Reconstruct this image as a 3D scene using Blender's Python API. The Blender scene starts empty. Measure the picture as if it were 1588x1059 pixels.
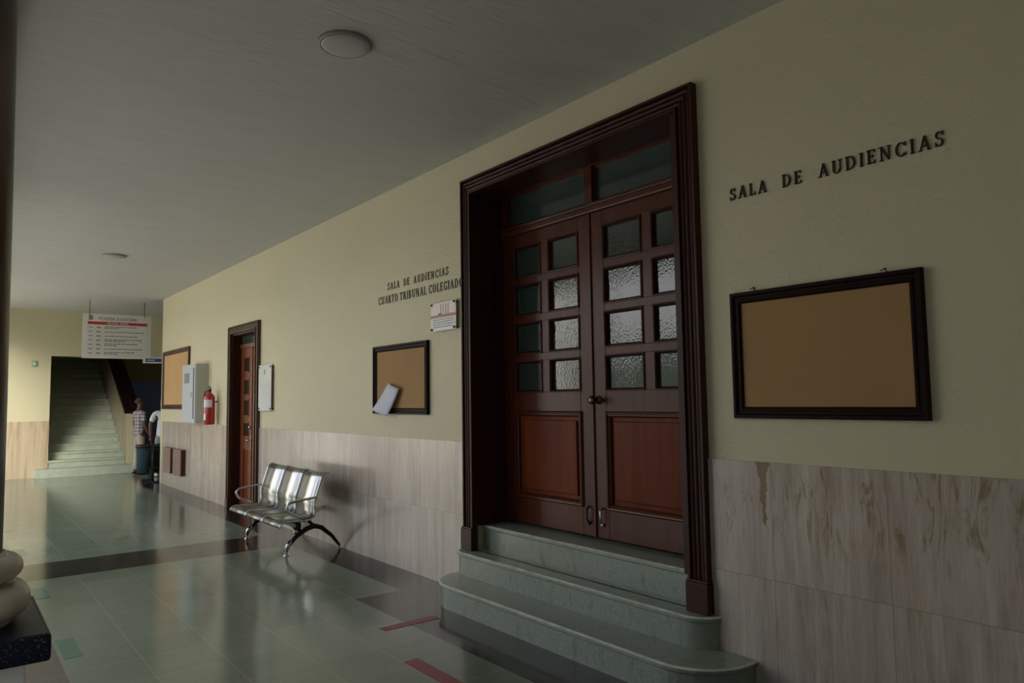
import bpy, bmesh, math, random
from mathutils import Vector, Matrix
random.seed(7)
C = bpy.context.scene.collection
S = bpy.context.scene
PI = math.pi

# ------------------------------------------------------------------ camera
CAMX, CAMZ = -3.4974, 1.6
yaw, pitch, roll = 0.663874, 0.0774669, -0.0146009
fw = Vector((math.sin(yaw)*math.cos(pitch), math.cos(yaw)*math.cos(pitch), math.sin(pitch)))
rt = Vector((math.cos(yaw), -math.sin(yaw), 0)); up = rt.cross(fw)
r2 = math.cos(roll)*rt + math.sin(roll)*up
u2 = -math.sin(roll)*rt + math.cos(roll)*up
cam = bpy.data.objects.new('camera', bpy.data.cameras.new('camera')); C.objects.link(cam)
M = Matrix((r2, u2, -fw)).transposed().to_4x4(); M.translation = (CAMX, 0, CAMZ)
cam.matrix_world = M
cam.data.sensor_width = 36; cam.data.lens = 1126.14/1588*36
cam.data.clip_start = 0.05; cam.data.clip_end = 300
S.camera = cam

# ------------------------------------------------------------------ light
S.view_settings.view_transform = 'Standard'; S.view_settings.look = 'None'
S.view_settings.gamma = 1; S.view_settings.use_curve_mapping = False
S.view_settings.exposure = 0.12
w = bpy.data.worlds.new('sky'); S.world = w; w.use_nodes = True
wn = w.node_tree.nodes; wl = w.node_tree.links; wn.clear()
wo = wn.new('ShaderNodeOutputWorld'); bg = wn.new('ShaderNodeBackground')
tc = wn.new('ShaderNodeTexCoord'); sp = wn.new('ShaderNodeSeparateXYZ')
cr = wn.new('ShaderNodeValToRGB')
cr.color_ramp.elements[0].position = 0.0; cr.color_ramp.elements[0].color = (1.0, 0.98, 0.92, 1)
cr.color_ramp.elements[1].position = 0.6; cr.color_ramp.elements[1].color = (0.45, 0.62, 0.95, 1)
wl.new(tc.outputs['Generated'], sp.inputs[0]); wl.new(sp.outputs['Z'], cr.inputs[0])
nz = wn.new('ShaderNodeTexNoise'); nz.inputs['Scale'].default_value = 3.5; nz.inputs['Detail'].default_value = 5
wl.new(tc.outputs['Generated'], nz.inputs['Vector'])
mx = wn.new('ShaderNodeMix'); mx.data_type = 'RGBA'
cr2 = wn.new('ShaderNodeValToRGB'); cr2.color_ramp.elements[0].position = .42; cr2.color_ramp.elements[1].position = .6
wl.new(nz.outputs['Fac'], cr2.inputs[0]); wl.new(cr2.outputs[0], mx.inputs['Factor'])
wl.new(cr.outputs[0], mx.inputs['A']); mx.inputs['B'].default_value = (1, 0.99, 0.96, 1)
wl.new(mx.outputs['Result'], bg.inputs['Color']); bg.inputs['Strength'].default_value = 2.0
# bright haze low over the near end of the courtyard
dt = wn.new('ShaderNodeVectorMath'); dt.operation = 'DOT_PRODUCT'
wl.new(tc.outputs['Generated'], dt.inputs[0]); dt.inputs[1].default_value = Vector((-.43, -.85, .30)).normalized()
mr = wn.new('ShaderNodeMapRange'); mr.interpolation_type = 'SMOOTHSTEP'
mr.inputs['From Min'].default_value = .968; mr.inputs['From Max'].default_value = .996
mr.inputs['To Min'].default_value = 0; mr.inputs['To Max'].default_value = 34
wl.new(dt.outputs['Value'], mr.inputs['Value'])
bg2 = wn.new('ShaderNodeBackground'); bg2.inputs['Color'].default_value = (1, .95, .86, 1)
wl.new(mr.outputs[0], bg2.inputs['Strength'])
ad = wn.new('ShaderNodeAddShader'); wl.new(bg.outputs[0], ad.inputs[0]); wl.new(bg2.outputs[0], ad.inputs[1])
wl.new(ad.outputs[0], wo.inputs[0])
sun = bpy.data.objects.new('sun', bpy.data.lights.new('sun', 'SUN')); C.objects.link(sun)
sun.data.energy = 5.0; sun.data.angle = math.radians(2); sun.data.color = (1, .97, .92)
sun.rotation_euler = Vector((-0.06, 0.64, -0.77)).to_track_quat('-Z', 'Y').to_euler()

# ------------------------------------------------------------------ materials
def new_mat(name):
    m = bpy.data.materials.new(name); m.use_nodes = True
    return m, m.node_tree, m.node_tree.nodes['Principled BSDF']
def simple(name, col, rough=.5, metal=0, coat=0, spec=.5, emit=None, trans=0):
    m, t, b = new_mat(name)
    b.inputs['Base Color'].default_value = (*col, 1); b.inputs['Roughness'].default_value = rough
    b.inputs['Metallic'].default_value = metal; b.inputs['Coat Weight'].default_value = coat
    b.inputs['Coat Roughness'].default_value = .12
    b.inputs['Specular IOR Level'].default_value = spec
    b.inputs['Transmission Weight'].default_value = trans
    return m
def coords(t, scale=(1, 1, 1), loc=(0, 0, 0)):
    g = t.nodes.new('ShaderNodeNewGeometry'); mp = t.nodes.new('ShaderNodeMapping')
    mp.inputs['Scale'].default_value = scale; mp.inputs['Location'].default_value = loc
    t.links.new(g.outputs['Position'], mp.inputs['Vector']); return mp.outputs[0]
def noise(t, vec, scale, detail=4, rough=.55, dist=0):
    n = t.nodes.new('ShaderNodeTexNoise'); n.inputs['Scale'].default_value = scale
    n.inputs['Detail'].default_value = detail; n.inputs['Roughness'].default_value = rough
    n.inputs['Distortion'].default_value = dist
    t.links.new(vec, n.inputs['Vector']); return n.outputs['Fac']
def ramp(t, f, stops):
    r = t.nodes.new('ShaderNodeValToRGB'); e = r.color_ramp.elements
    while len(e) < len(stops): e.new(.5)
    for i, (p, c) in enumerate(stops):
        e[i].position = p; e[i].color = (*c, 1) if len(c) == 3 else c
    t.links.new(f, r.inputs[0]); return r.outputs[0]
def mixc(t, f, a, b, mode='MIX'):
    n = t.nodes.new('ShaderNodeMix'); n.data_type = 'RGBA'; n.blend_type = mode
    for k, v in (('Factor', f), ('A', a), ('B', b)):
        i = n.inputs[k]
        if isinstance(v, (int, float)): i.default_value = v
        elif isinstance(v, tuple): i.default_value = (*v, 1)
        else: t.links.new(v, i)
    return n.outputs['Result']
def mth(t, op, a, b=None, c=None):
    n = t.nodes.new('ShaderNodeMath'); n.operation = op
    for i, v in enumerate((a, b, c)):
        if v is None: continue
        if isinstance(v, (int, float)): n.inputs[i].default_value = v
        else: t.links.new(v, n.inputs[i])
    return n.outputs[0]
def sepxyz(t):
    g = t.nodes.new('ShaderNodeNewGeometry'); s = t.nodes.new('ShaderNodeSeparateXYZ')
    t.links.new(g.outputs['Position'], s.inputs[0]); return s.outputs
def bump(t, b, h, strength=.3, dist=.01):
    n = t.nodes.new('ShaderNodeBump'); n.inputs['Strength'].default_value = strength
    n.inputs['Distance'].default_value = dist
    t.links.new(h, n.inputs['Height']); t.links.new(n.outputs[0], b.inputs['Normal'])
def joint(t, x, size, off, half):       # 1 on a joint line
    f = mth(t, 'FRACT', mth(t, 'DIVIDE', mth(t, 'SUBTRACT', x, off), size))
    d = mth(t, 'MULTIPLY', mth(t, 'SUBTRACT', .5, mth(t, 'ABSOLUTE', mth(t, 'SUBTRACT', f, .5))), size)
    return mth(t, 'LESS_THAN', d, half)
def cell(t, x, size, off):
    return mth(t, 'FLOOR', mth(t, 'DIVIDE', mth(t, 'SUBTRACT', x, off), size))
def cellrand(t, a, b):
    cb = t.nodes.new('ShaderNodeCombineXYZ'); t.links.new(a, cb.inputs[0]); t.links.new(b, cb.inputs[1])
    wnz = t.nodes.new('ShaderNodeTexWhiteNoise'); t.links.new(cb.outputs[0], wnz.inputs['Vector']); return wnz.outputs['Value']

def plaster(name, col, bs=.35, scale=55):
    m, t, b = new_mat(name)
    v = coords(t); n = noise(t, v, .7, 4)
    c = mixc(t, n, tuple(x*.93 for x in col), tuple(min(1, x*1.06) for x in col))
    sp1 = ramp(t, noise(t, v, 9, 6, .7), [(.24, (.75, .72, .62)), (.32, (1, 1, 1))])
    t.links.new(mixc(t, .6, c, sp1, 'MULTIPLY'), b.inputs['Base Color'])
    b.inputs['Roughness'].default_value = .55
    bump(t, b, noise(t, v, scale, 3), bs, .006)
    return m
M_WALL = plaster('cream_plaster', (.67, .612, .415), .8, 38)
M_WALLFAR = plaster('yellow_plaster', (.62, .57, .36), .15)
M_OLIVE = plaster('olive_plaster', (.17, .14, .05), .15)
M_CEIL, t, b = new_mat('ceiling_paint')
v = coords(t, (1, 3.5, 1)); n = noise(t, v, 1.6, 6, .6, .4)
t.links.new(mixc(t, n, (.50, .50, .47), (.62, .62, .59)), b.inputs['Base Color'])
b.inputs['Roughness'].default_value = .6; bump(t, b, noise(t, coords(t, (1, 5, 1)), 6, 5), .55, .02)

def travertine(name, stains=True):
    m, t, b = new_mat(name); s = sepxyz(t)
    jv = joint(t, s['Y'], .605, 2.24, .0022); jh = joint(t, s['Z'], 2.0, .62, .002)
    rnd = cellrand(t, cell(t, s['Y'], .605, 2.24), cell(t, s['Z'], 2.0, .62))
    mp = coords(t, (1, 1, .085)); add = t.nodes.new('ShaderNodeVectorMath'); add.operation = 'ADD'
    cb = t.nodes.new('ShaderNodeCombineXYZ'); t.links.new(mth(t, 'MULTIPLY', rnd, 37), cb.inputs[0]); t.links.new(rnd, cb.inputs[2])
    t.links.new(mp, add.inputs[0]); t.links.new(cb.outputs[0], add.inputs[1]); vv = add.outputs[0]
    base = ramp(t, noise(t, vv, 10, 8, .72, .35), [(.28, (.34, .265, .21)), (.42, (.52, .44, .375)), (.53, (.64, .56, .485)), (.68, (.76, .69, .62))])
    fine = noise(t, vv, 70, 4, .7)
    base = mixc(t, .35, base, ramp(t, fine, [(.35, (.50, .42, .36)), (.6, (1, 1, 1))]), 'MULTIPLY')
    base = mixc(t, mth(t, 'MULTIPLY', rnd, .25), base, (.50, .40, .30))
    blot = noise(t, coords(t, (1, 1.2, .6)), 2.3, 4)
    base = mixc(t, ramp(t, blot, [(.4, (0, 0, 0)), (.7, (.4, .4, .4))]), base, (.50, .45, .42))
    if stains:
        st = noise(t, coords(t, (1, 1.0, .22), (3, 1.7, .4)), 13, 7, .7, 1.2)
        k = ramp(t, st, [(.53, (0, 0, 0)), (.63, (1, 1, 1))])
        zm = mth(t, 'MULTIPLY', mth(t, 'GREATER_THAN', s['Z'], .75), mth(t, 'LESS_THAN', s['Y'], 2.6))
        wz = mth(t, 'MULTIPLY', mth(t, 'SUBTRACT', s['Z'], .72), 3.5)
        wz = mth(t, 'MINIMUM', mth(t, 'MAXIMUM', wz, 0), .75)
        base = mixc(t, mth(t, 'MULTIPLY', mth(t, 'MULTIPLY', k, zm), wz), base, (.26, .19, .075))
        # one rusty run at the top of the dado beside the doors
        wob = mth(t, 'MULTIPLY', mth(t, 'SUBTRACT', noise(t, coords(t), 14, 4), .5), .09)
        dy = mth(t, 'ABSOLUTE', mth(t, 'SUBTRACT', mth(t, 'ADD', s['Y'], wob), 2.285))
        lim = mth(t, 'MULTIPLY', mth(t, 'SUBTRACT', s['Z'], .88), .115)
        base = mixc(t, mth(t, 'MULTIPLY', mth(t, 'LESS_THAN', dy, lim), .8), base, (.22, .12, .035))
    jj = mth(t, 'MAXIMUM', jv, jh)
    base = mixc(t, mth(t, 'MULTIPLY', jj, .55), base, (.22, .18, .15))
    t.links.new(base, b.inputs['Base Color'])
    t.links.new(mth(t, 'ADD', .08, mth(t, 'MULTIPLY', fine, .2)), b.inputs['Roughness'])
    bump(t, b, fine, .12, .003)
    return m
M_TRAV = travertine('travertine')
M_TRAVFAR, t, b = new_mat('travertine_far')
t.links.new(ramp(t, noise(t, coords(t, (1, 1, .08)), 9, 6, .6, .6), [(.3, (.36, .26, .15)), (.5, (.52, .42, .28)), (.7, (.60, .50, .36))]), b.inputs['Base Color'])
b.inputs['Roughness'].default_value = .3

def floor_mat(name, ca, cb_, cj, r0=.1):
    m, t, b = new_mat(name); s = sepxyz(t)
    j = mth(t, 'MAXIMUM', joint(t, s['X'], .408, -2.86, .0025), joint(t, s['Y'], .408, 8.03, .0025))
    rnd = cellrand(t, cell(t, s['X'], .408, -2.86), cell(t, s['Y'], .408, 8.03))
    v = coords(t)
    c = mixc(t, rnd, ca, cb_)
    c = mixc(t, .5, c, ramp(t, noise(t, v, 60, 4, .8), [(.35, (.7, .7, .7)), (.6, (1.1, 1.1, 1.1))]), 'MULTIPLY')
    c = mixc(t, .5, c, ramp(t, noise(t, v, 1.5, 4, .6), [(.3, (.8, .8, .78)), (.7, (1.1, 1.1, 1.08))]), 'MULTIPLY')
    t.links.new(mixc(t, mth(t, 'MULTIPLY', j, .65), c, cj), b.inputs['Base Color'])
    t.links.new(mth(t, 'ADD', r0, mth(t, 'MULTIPLY', noise(t, v, 3, 4), .08)), b.inputs['Roughness'])
    b.inputs['Specular IOR Level'].default_value = .55
    bump(t, b, noise(t, v, 6, 2), .03, .004)
    return m
M_FLOOR = floor_mat('green_terrazzo', (.215, .262, .20), (.255, .302, .235), (.42, .43, .35))
M_FLOORD = floor_mat('dark_terrazzo', (.035, .034, .032), (.05, .047, .044), (.14, .12, .10))
M_FLOORB = floor_mat('brown_terrazzo', (.15, .13, .11), (.17, .15, .125), (.22, .19, .16))

M_STEP, t, b = new_mat('green_step_terrazzo'); v = coords(t)
c = ramp(t, noise(t, v, 55, 5, .8), [(.3, (.19, .23, .19)), (.5, (.285, .335, .275)), (.7, (.37, .41, .345))])
g = noise(t, coords(t, (3, 3, .8), (5, 0, 0)), 5, 6, .7)
c = mixc(t, ramp(t, g, [(.55, (0, 0, 0)), (.70, (.65, .65, .65))]), c, (.11, .125, .095))
t.links.new(c, b.inputs['Base Color']); b.inputs['Roughness'].default_value = .28
M_STEPF, t, b = new_mat('pale_green_step'); v = coords(t)
t.links.new(ramp(t, noise(t, v, 7, 4, .6), [(.3, (.40, .46, .35)), (.7, (.50, .55, .43))]), b.inputs['Base Color']); b.inputs['Roughness'].default_value = .3
M_NOSE, t, b = new_mat('pale_step_edge')  # paler strip along the step nosings
t.links.new(ramp(t, noise(t, coords(t), 12, 4), [(.3, (.50, .54, .45)), (.6, (.74, .78, .66))]), b.inputs['Base Color']); b.inputs['Roughness'].default_value = .22

def wood(name, dark, light, rough=.28, coat=.5, axis='z', sc=9):
    m, t, b = new_mat(name); b.inputs['Specular IOR Level'].default_value = .28
    s = {'z': (1, 1, .06), 'y': (1, .06, 1), 'x': (.06, 1, 1)}[axis]
    n = noise(t, coords(t, s), sc, 6, .6, .8)
    t.links.new(ramp(t, n, [(.3, dark), (.7, light)]), b.inputs['Base Color'])
    b.inputs['Roughness'].default_value = rough; b.inputs['Coat Weight'].default_value = coat; b.inputs['Coat Roughness'].default_value = .15
    bump(t, b, noise(t, coords(t, s), 60, 3), .05, .002)
    return m
M_WOOD = wood('mahogany', (.066, .014, .005), (.12, .027, .009), .3, .06)
M_WOODH = wood('mahogany_rail', (.066, .014, .005), (.12, .027, .009), .3, .06, axis='y')
M_WOODP = wood('mahogany_panel', (.115, .018, .004), (.215, .042, .007), .42, .0)
M_WOODP.node_tree.nodes['Principled BSDF'].inputs['Specular IOR Level'].default_value = .13
M_CASE = wood('mahogany_casing', (.036, .009, .005), (.062, .015, .008), .48, .04)
M_BFRAME = wood('dark_walnut', (.013, .006, .005), (.024, .010, .008), .5, .0)
M_BFRAME.node_tree.nodes['Principled BSDF'].inputs['Specular IOR Level'].default_value = .10
M_BFRAME2 = wood('brown_walnut', (.055, .022, .012), (.09, .038, .02), .35, .3)
M_DOOR2 = wood('orange_mahogany', (.16, .042, .014), (.26, .075, .026), .35, .3)
M_BOXF = wood('grey_brown_board', (.24, .16, .125), (.34, .24, .19), .6, 0)
M_BOXS = wood('red_brown_board', (.09, .025, .015), (.13, .04, .022), .5, 0)

def cork(name, col):
    m, t, b = new_mat(name)
    t.links.new(mixc(t, noise(t, coords(t), 2.2, 5), tuple(x*.86 for x in col), tuple(x*1.1 for x in col)), b.inputs['Base Color'])
    b.inputs['Roughness'].default_value = .8; bump(t, b, noise(t, coords(t), 180, 2), .2, .002); return m
M_CORK = cork('tan_cork', (.42, .245, .10)); M_CORK2 = cork('light_cork', (.60, .36, .16))

def obscure_glass(name):
    m, t, b = new_mat(name)
    b.inputs['Base Color'].default_value = (.085, .115, .095, 1); b.inputs['Transmission Weight'].default_value = .55
    b.inputs['Coat Weight'].default_value = .8; b.inputs['Coat Roughness'].default_value = .04; b.inputs['Roughness'].default_value = .05; b.inputs['IOR'].default_value = 1.52
    vo = t.nodes.new('ShaderNodeTexVoronoi'); vo.inputs['Scale'].default_value = 105
    t.links.new(coords(t, (1, 1, .55)), vo.inputs['Vector'])
    bump(t, b, vo.outputs['Distance'], .13, .004)
    t.links.new(b.inputs['Normal'].links[0].from_socket, b.inputs['Coat Normal']); return m
M_GLASS = obscure_glass('obscure_glass')
M_TGLASS = simple('transom_glass', (.10, .14, .12), .12, trans=.5)
M_STEEL = simple('brushed_steel', (.50, .50, .49), .24, 1)
M_CHROME = simple('chrome', (.62, .62, .62), .12, 1)
M_PERF, t, b = new_mat('perforated_steel')
vo = t.nodes.new('ShaderNodeTexVoronoi'); vo.inputs['Scale'].default_value = 75; vo.inputs['Randomness'].default_value = 0
t.links.new(coords(t), vo.inputs['Vector'])
t.links.new(ramp(t, vo.outputs['Distance'], [(.26, (.02, .02, .02)), (.36, (.30, .32, .30))]), b.inputs['Base Color'])
b.inputs['Metallic'].default_value = 1; b.inputs['Roughness'].default_value = .28
M_IRON = simple('black_iron', (.03, .03, .032), .4, .6)
M_BRASS = simple('dark_brass', (.16, .12, .07), .35, 1)
M_LET = simple('bronze_letter', (.045, .028, .015), .45, .5)
M_LETB = simple('dark_letter', (.022, .018, .014), .45, .3)
M_WHITE = simple('white_paint', (.78, .78, .76), .4)
M_LAMP = simple('lamp_diffuser', (.50, .48, .45), .35)
M_LAMPR = simple('lamp_rim', (.30, .29, .28), .4)
M_PAPER = simple('blue_white_paper', (.62, .65, .78), .6)
M_RED = simple('red_paint', (.48, .02, .02), .25, coat=.5)
M_REDBAR = simple('sign_red', (.50, .035, .03), .45)
M_INK = simple('sign_ink', (.07, .07, .07), .5)
M_SIGN = simple('sign_white', (.70, .70, .66), .4)
M_BLUE = simple('sign_blue', (.02, .05, .22), .4)
M_BLUEW = simple('blue_wall_paint', (.11, .16, .36), .5)
M_GREEN = simple('sign_green', (.22, .48, .28), .5)
M_TAPER = simple('red_tape', (.28, .022, .038), .35)
M_TAPEG = simple('green_tape', (.10, .22, .155), .16)
M_CAB = simple('cabinet_enamel', (.52, .58, .64), .4)
M_CABS = simple('cabinet_side', (.55, .53, .47), .4)
M_BLACK = simple('black_plastic', (.012, .012, .013), .4)
M_BIN = simple('blue_grey_plastic', (.055, .11, .15), .35)
M_BIN2 = simple('black_bin_plastic', (.018, .022, .026), .35)
M_LINER = simple('bin_liner', (.01, .012, .015), .3)
M_SHAFT = simple('column_shaft', (.10, .055, .03), .3)
M_MARBLE, t, b = new_mat('cream_marble')
t.links.new(ramp(t, noise(t, coords(t), 6, 5, .6, 1), [(.3, (.46, .36, .26)), (.6, (.66, .58, .48))]), b.inputs['Base Color']); b.inputs['Roughness'].default_value = .25
M_GRAN, t, b = new_mat('dark_granite')
vo = t.nodes.new('ShaderNodeTexVoronoi'); vo.inputs['Scale'].default_value = 260; t.links.new(coords(t), vo.inputs['Vector'])
sc_ = t.nodes.new('ShaderNodeSeparateColor'); t.links.new(vo.outputs['Color'], sc_.inputs[0])
t.links.new(ramp(t, sc_.outputs[0], [(.80, (.010, .013, .022)), (.92, (.02, .025, .038)), (.985, (.13, .14, .16))]), b.inputs['Base Color']); b.inputs['Roughness'].default_value = .35; b.inputs['Specular IOR Level'].default_value = .13
M_SKIN = simple('brown_skin', (.16, .075, .045), .5)
M_SKIN2 = simple('tan_skin', (.20, .095, .06), .5)
M_HAIR = simple('grey_hair', (.07, .06, .055), .8)
M_HAIRB = simple('black_hair', (.015, .012, .01), .7)
M_TROU = simple('beige_cotton', (.52, .45, .36), .8)
M_TROU2 = simple('grey_cotton', (.30, .30, .32), .8)
M_SHIRTW = simple('white_cotton', (.80, .82, .88), .8)
M_SHOE = simple('black_shoe', (.02, .018, .016), .35)
M_SHOEW = simple('white_shoe', (.7, .7, .7), .5)
M_PLAID, t, b = new_mat('plaid_cotton'); s = sepxyz(t)
hx = mth(t, 'ADD', mth(t, 'MULTIPLY', s['X'], .8), mth(t, 'MULTIPLY', s['Y'], -.6))
hx2 = mth(t, 'ADD', mth(t, 'MULTIPLY', s['X'], .6), mth(t, 'MULTIPLY', s['Y'], .8))
a1 = joint(t, s['Z'], .075, 0, .016); a2 = joint(t, hx, .075, 0, .016); a3 = joint(t, hx2, .15, 0, .02)
c = mixc(t, mth(t, 'MULTIPLY', a1, .6), (.62, .60, .60), (.10, .07, .11)); c = mixc(t, mth(t, 'MULTIPLY', a2, .6), c, (.12, .06, .08))
t.links.new(mixc(t, mth(t, 'MULTIPLY', a3, .3), c, (.2, .1, .1)), b.inputs['Base Color']); b.inputs['Roughness'].default_value = .8
M_GROUND = plaster('courtyard_paving', (.55, .53, .47), .2, 20)
M_BLD = plaster('drab_render', (.17, .20, .14), .1)
M_BLDD = plaster('grey_render', (.14, .15, .15), .1)
M_DARKROOM = simple('dark_room', (.05, .05, .045), .8)

# ------------------------------------------------------------------ mesh helpers
class MB:
    def __init__(s): s.v = []; s.f = []; s.mi = []; s.sm = []
    def add(s, vs, fs, mi=0, smooth=False):
        o = len(s.v); s.v += [tuple(x) for x in vs]
        for f in fs: s.f.append([i+o for i in f]); s.mi.append(mi); s.sm.append(smooth)
        return s
    def box(s, x0, x1, y0, y1, z0, z1, mi=0, bev=0):
        if x0 > x1: x0, x1 = x1, x0
        if y0 > y1: y0, y1 = y1, y0
        if bev:
            bm = bmesh.new(); bmesh.ops.create_cube(bm, size=1)
            for v in bm.verts: v.co = Vector(((x0+x1)/2+v.co.x*(x1-x0), (y0+y1)/2+v.co.y*(y1-y0), (z0+z1)/2+v.co.z*(z1-z0)))
            bmesh.ops.bevel(bm, geom=list(bm.edges), offset=bev, segments=2, affect='EDGES', profile=.6)
            bm.verts.index_update(); vs = [v.co[:] for v in bm.verts]; fs = [[v.index for v in f.verts] for f in bm.faces]; bm.free()
            return s.add(vs, fs, mi)
        vs = [(x, y, z) for x in (x0, x1) for y in (y0, y1) for z in (z0, z1)]
        return s.add(vs, [(0, 1, 3, 2), (4, 6, 7, 5), (0, 4, 5, 1), (2, 3, 7, 6), (0, 2, 6, 4), (1, 5, 7, 3)], mi)
    def tube(s, pts, r, n=10, mi=0, caps=True):
        pts = [Vector(p) for p in pts]; rr = r if isinstance(r, (list, tuple)) else [r]*len(pts)
        rings = []; prev = None
        for i, p in enumerate(pts):
            d = (pts[min(i+1, len(pts)-1)]-pts[max(i-1, 0)]).normalized()
            if prev is None:
                a = Vector((0, 0, 1)) if abs(d.z) < .9 else Vector((1, 0, 0)); nx = d.cross(a).normalized()
            else: nx = (prev-d*prev.dot(d)).normalized()
            prev = nx; ny = d.cross(nx)
            rings.append([p+rr[i]*(math.cos(2*PI*k/n)*nx+math.sin(2*PI*k/n)*ny) for k in range(n)])
        vs = [q for R in rings for q in R]; fs = []
        for i in range(len(rings)-1):
            for k in range(n):
                fs.append((i*n+k, i*n+(k+1) % n, (i+1)*n+(k+1) % n, (i+1)*n+k))
        if caps: fs += [tuple(range(n))[::-1], tuple(range((len(rings)-1)*n, len(rings)*n))]
        return s.add(vs, fs, mi, True)
    def lathe(s, prof, cx, cy, n=32, mi=0, axis='z', cz=0):
        vs = []; fs = []
        for r, h in prof:
            for k in range(n):
                a = 2*PI*k/n
                if axis == 'z': vs.append((cx+r*math.cos(a), cy+r*math.sin(a), h))
                elif axis == 'x': vs.append((h, cy+r*math.cos(a), cz+r*math.sin(a)))
        for i in range(len(prof)-1):
            for k in range(n): fs.append((i*n+k, i*n+(k+1) % n, (i+1)*n+(k+1) % n, (i+1)*n+k))
        fs += [tuple(range(n))[::-1], tuple(range((len(prof)-1)*n, len(prof)*n))]
        return s.add(vs, fs, mi, True)
    def prism(s, poly, z0, z1, mi=0):       # poly in xy
        n = len(poly); vs = [(x, y, z0) for x, y in poly]+[(x, y, z1) for x, y in poly]
        return s.add(vs, [tuple(range(n))[::-1], tuple(range(n, 2*n))]+[(i, (i+1) % n, n+(i+1) % n, n+i) for i in range(n)], mi)
    def extrude(s, poly, fn, mi=0):       # poly of 2D, fn(u,v,k) with k=0,1
        n = len(poly); vs = [fn(u, v, 0) for u, v in poly]+[fn(u, v, 1) for u, v in poly]
        return s.add(vs, [tuple(range(n))[::-1], tuple(range(n, 2*n))]+[(i, (i+1) % n, n+(i+1) % n, n+i) for i in range(n)], mi)
    def ball(s, c, r, mi=0, n=12, sc=(1, 1, 1)):
        vs = []; fs = []; m = n//2
        for i in range(m+1):
            a = PI*i/m
            for k in range(n):
                vs.append((c[0]+r*sc[0]*math.sin(a)*math.cos(2*PI*k/n), c[1]+r*sc[1]*math.sin(a)*math.sin(2*PI*k/n), c[2]+r*sc[2]*math.cos(a)))
        for i in range(m):
            for k in range(n): fs.append((i*n+k, (i+1)*n+k, (i+1)*n+(k+1) % n, i*n+(k+1) % n))
        return s.add(vs, fs, mi, True)

def sweep_rect(m, ya, yb, z0, z1, prof, open_bottom=False):
    """mitred frame round a rectangle in the wall plane; prof = [(inset from the outer edge, x)] as a closed outline"""
    n = len(prof); vs = []
    cor = [(ya, z0, 1, 1), (ya, z1, 1, -1), (yb, z1, -1, -1), (yb, z0, -1, 1)]
    for (y, z, sy, sz) in cor:
        for t_, x in prof:
            vs.append((x, y+sy*t_, z+(0 if (open_bottom and z == z0) else sz*t_)))
    fs = []
    for c_ in range(3 if open_bottom else 4):
        a_, b_ = c_*n, ((c_+1) % 4)*n
        for i in range(n): fs.append((a_+i, a_+(i+1) % n, b_+(i+1) % n, b_+i))
    if open_bottom: fs += [tuple(range(n)), tuple(range(3*n, 4*n))]
    return m.add(vs, fs)
ORG = {}
def tag(o, label=None, cat=None, group=None, kind=None):
    if label: o['label'] = label
    if cat: o['category'] = cat
    if group: o['group'] = group
    if kind: o['kind'] = kind
    return o
def build(name, mb, mats, parent=None, label=None, cat=None, group=None, kind=None):
    if not isinstance(mats, (list, tuple)): mats = [mats]
    if parent is not None: org = ORG[parent.name]
    elif kind == 'structure': org = Vector((0, 0, 0))
    else:
        xs, ys, zs = zip(*mb.v); org = Vector(((min(xs)+max(xs))/2, (min(ys)+max(ys))/2, min(zs)))
    me = bpy.data.meshes.new(name)
    me.from_pydata([tuple(Vector(v)-org) for v in mb.v], [], mb.f)
    for m in mats: me.materials.append(m)
    me.polygons.foreach_set('material_index', mb.mi); me.polygons.foreach_set('use_smooth', mb.sm)
    bm = bmesh.new(); bm.from_mesh(me); bmesh.ops.recalc_face_normals(bm, faces=bm.faces); bm.to_mesh(me); bm.free()
    me.update()
    o = bpy.data.objects.new(name, me); C.objects.link(o)
    if parent is not None: o.parent = parent
    else: o.location = org
    ORG[o.name] = org
    return tag(o, label, cat, group, kind)
def thing(name, loc, label=None, cat=None, group=None, kind=None):
    o = bpy.data.objects.new(name, None); C.objects.link(o); o.location = loc; o.empty_display_size = .1
    ORG[o.name] = Vector(loc); return tag(o, label, cat, group, kind)
def copy_tree(o, parent=None):
    c = o.copy(); C.objects.link(c); c.parent = parent
    for ch in [x for x in o.children]: copy_tree(ch, c)
    return c
def struct(name, mb, mats, parent=None): return build(name, mb, mats, parent, kind='structure')

# ------------------------------------------------------------------ setting
Y0, Y1, CE = -3.0, 16.1, 3.72
YF = 19.2
# floor: dark and light terrazzo fields
f = MB()
def rect(x0, x1, y0, y1, mi): f.add([(x0, y0, 0), (x1, y0, 0), (x1, y1, 0), (x0, y1, 0)], [(0, 1, 2, 3)], mi)
rect(-4.0, -2.86, Y0, YF+4, 2)
rect(-2.86, -.82, Y0, 5.52, 0); rect(-2.86, -.41, 5.52, 8.03, 0)
rect(-2.86, -.0, 8.03, 8.85, 1)
rect(-2.86, -.41, 8.85, 17.0, 0); rect(-2.86, 4, 17.0, YF+4, 0)
rect(-.82, .01, Y0, 5.52, 1); rect(-.41, .01, 5.52, 8.03, 1); rect(-.41, 4, 8.85, 17.0, 1)
struct('floor', f, [M_FLOOR, M_FLOORD, M_FLOORB])
struct('ceiling', MB().box(-4.2, 4.3, Y0-.2, YF, CE, CE+.3), M_CEIL)

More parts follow.
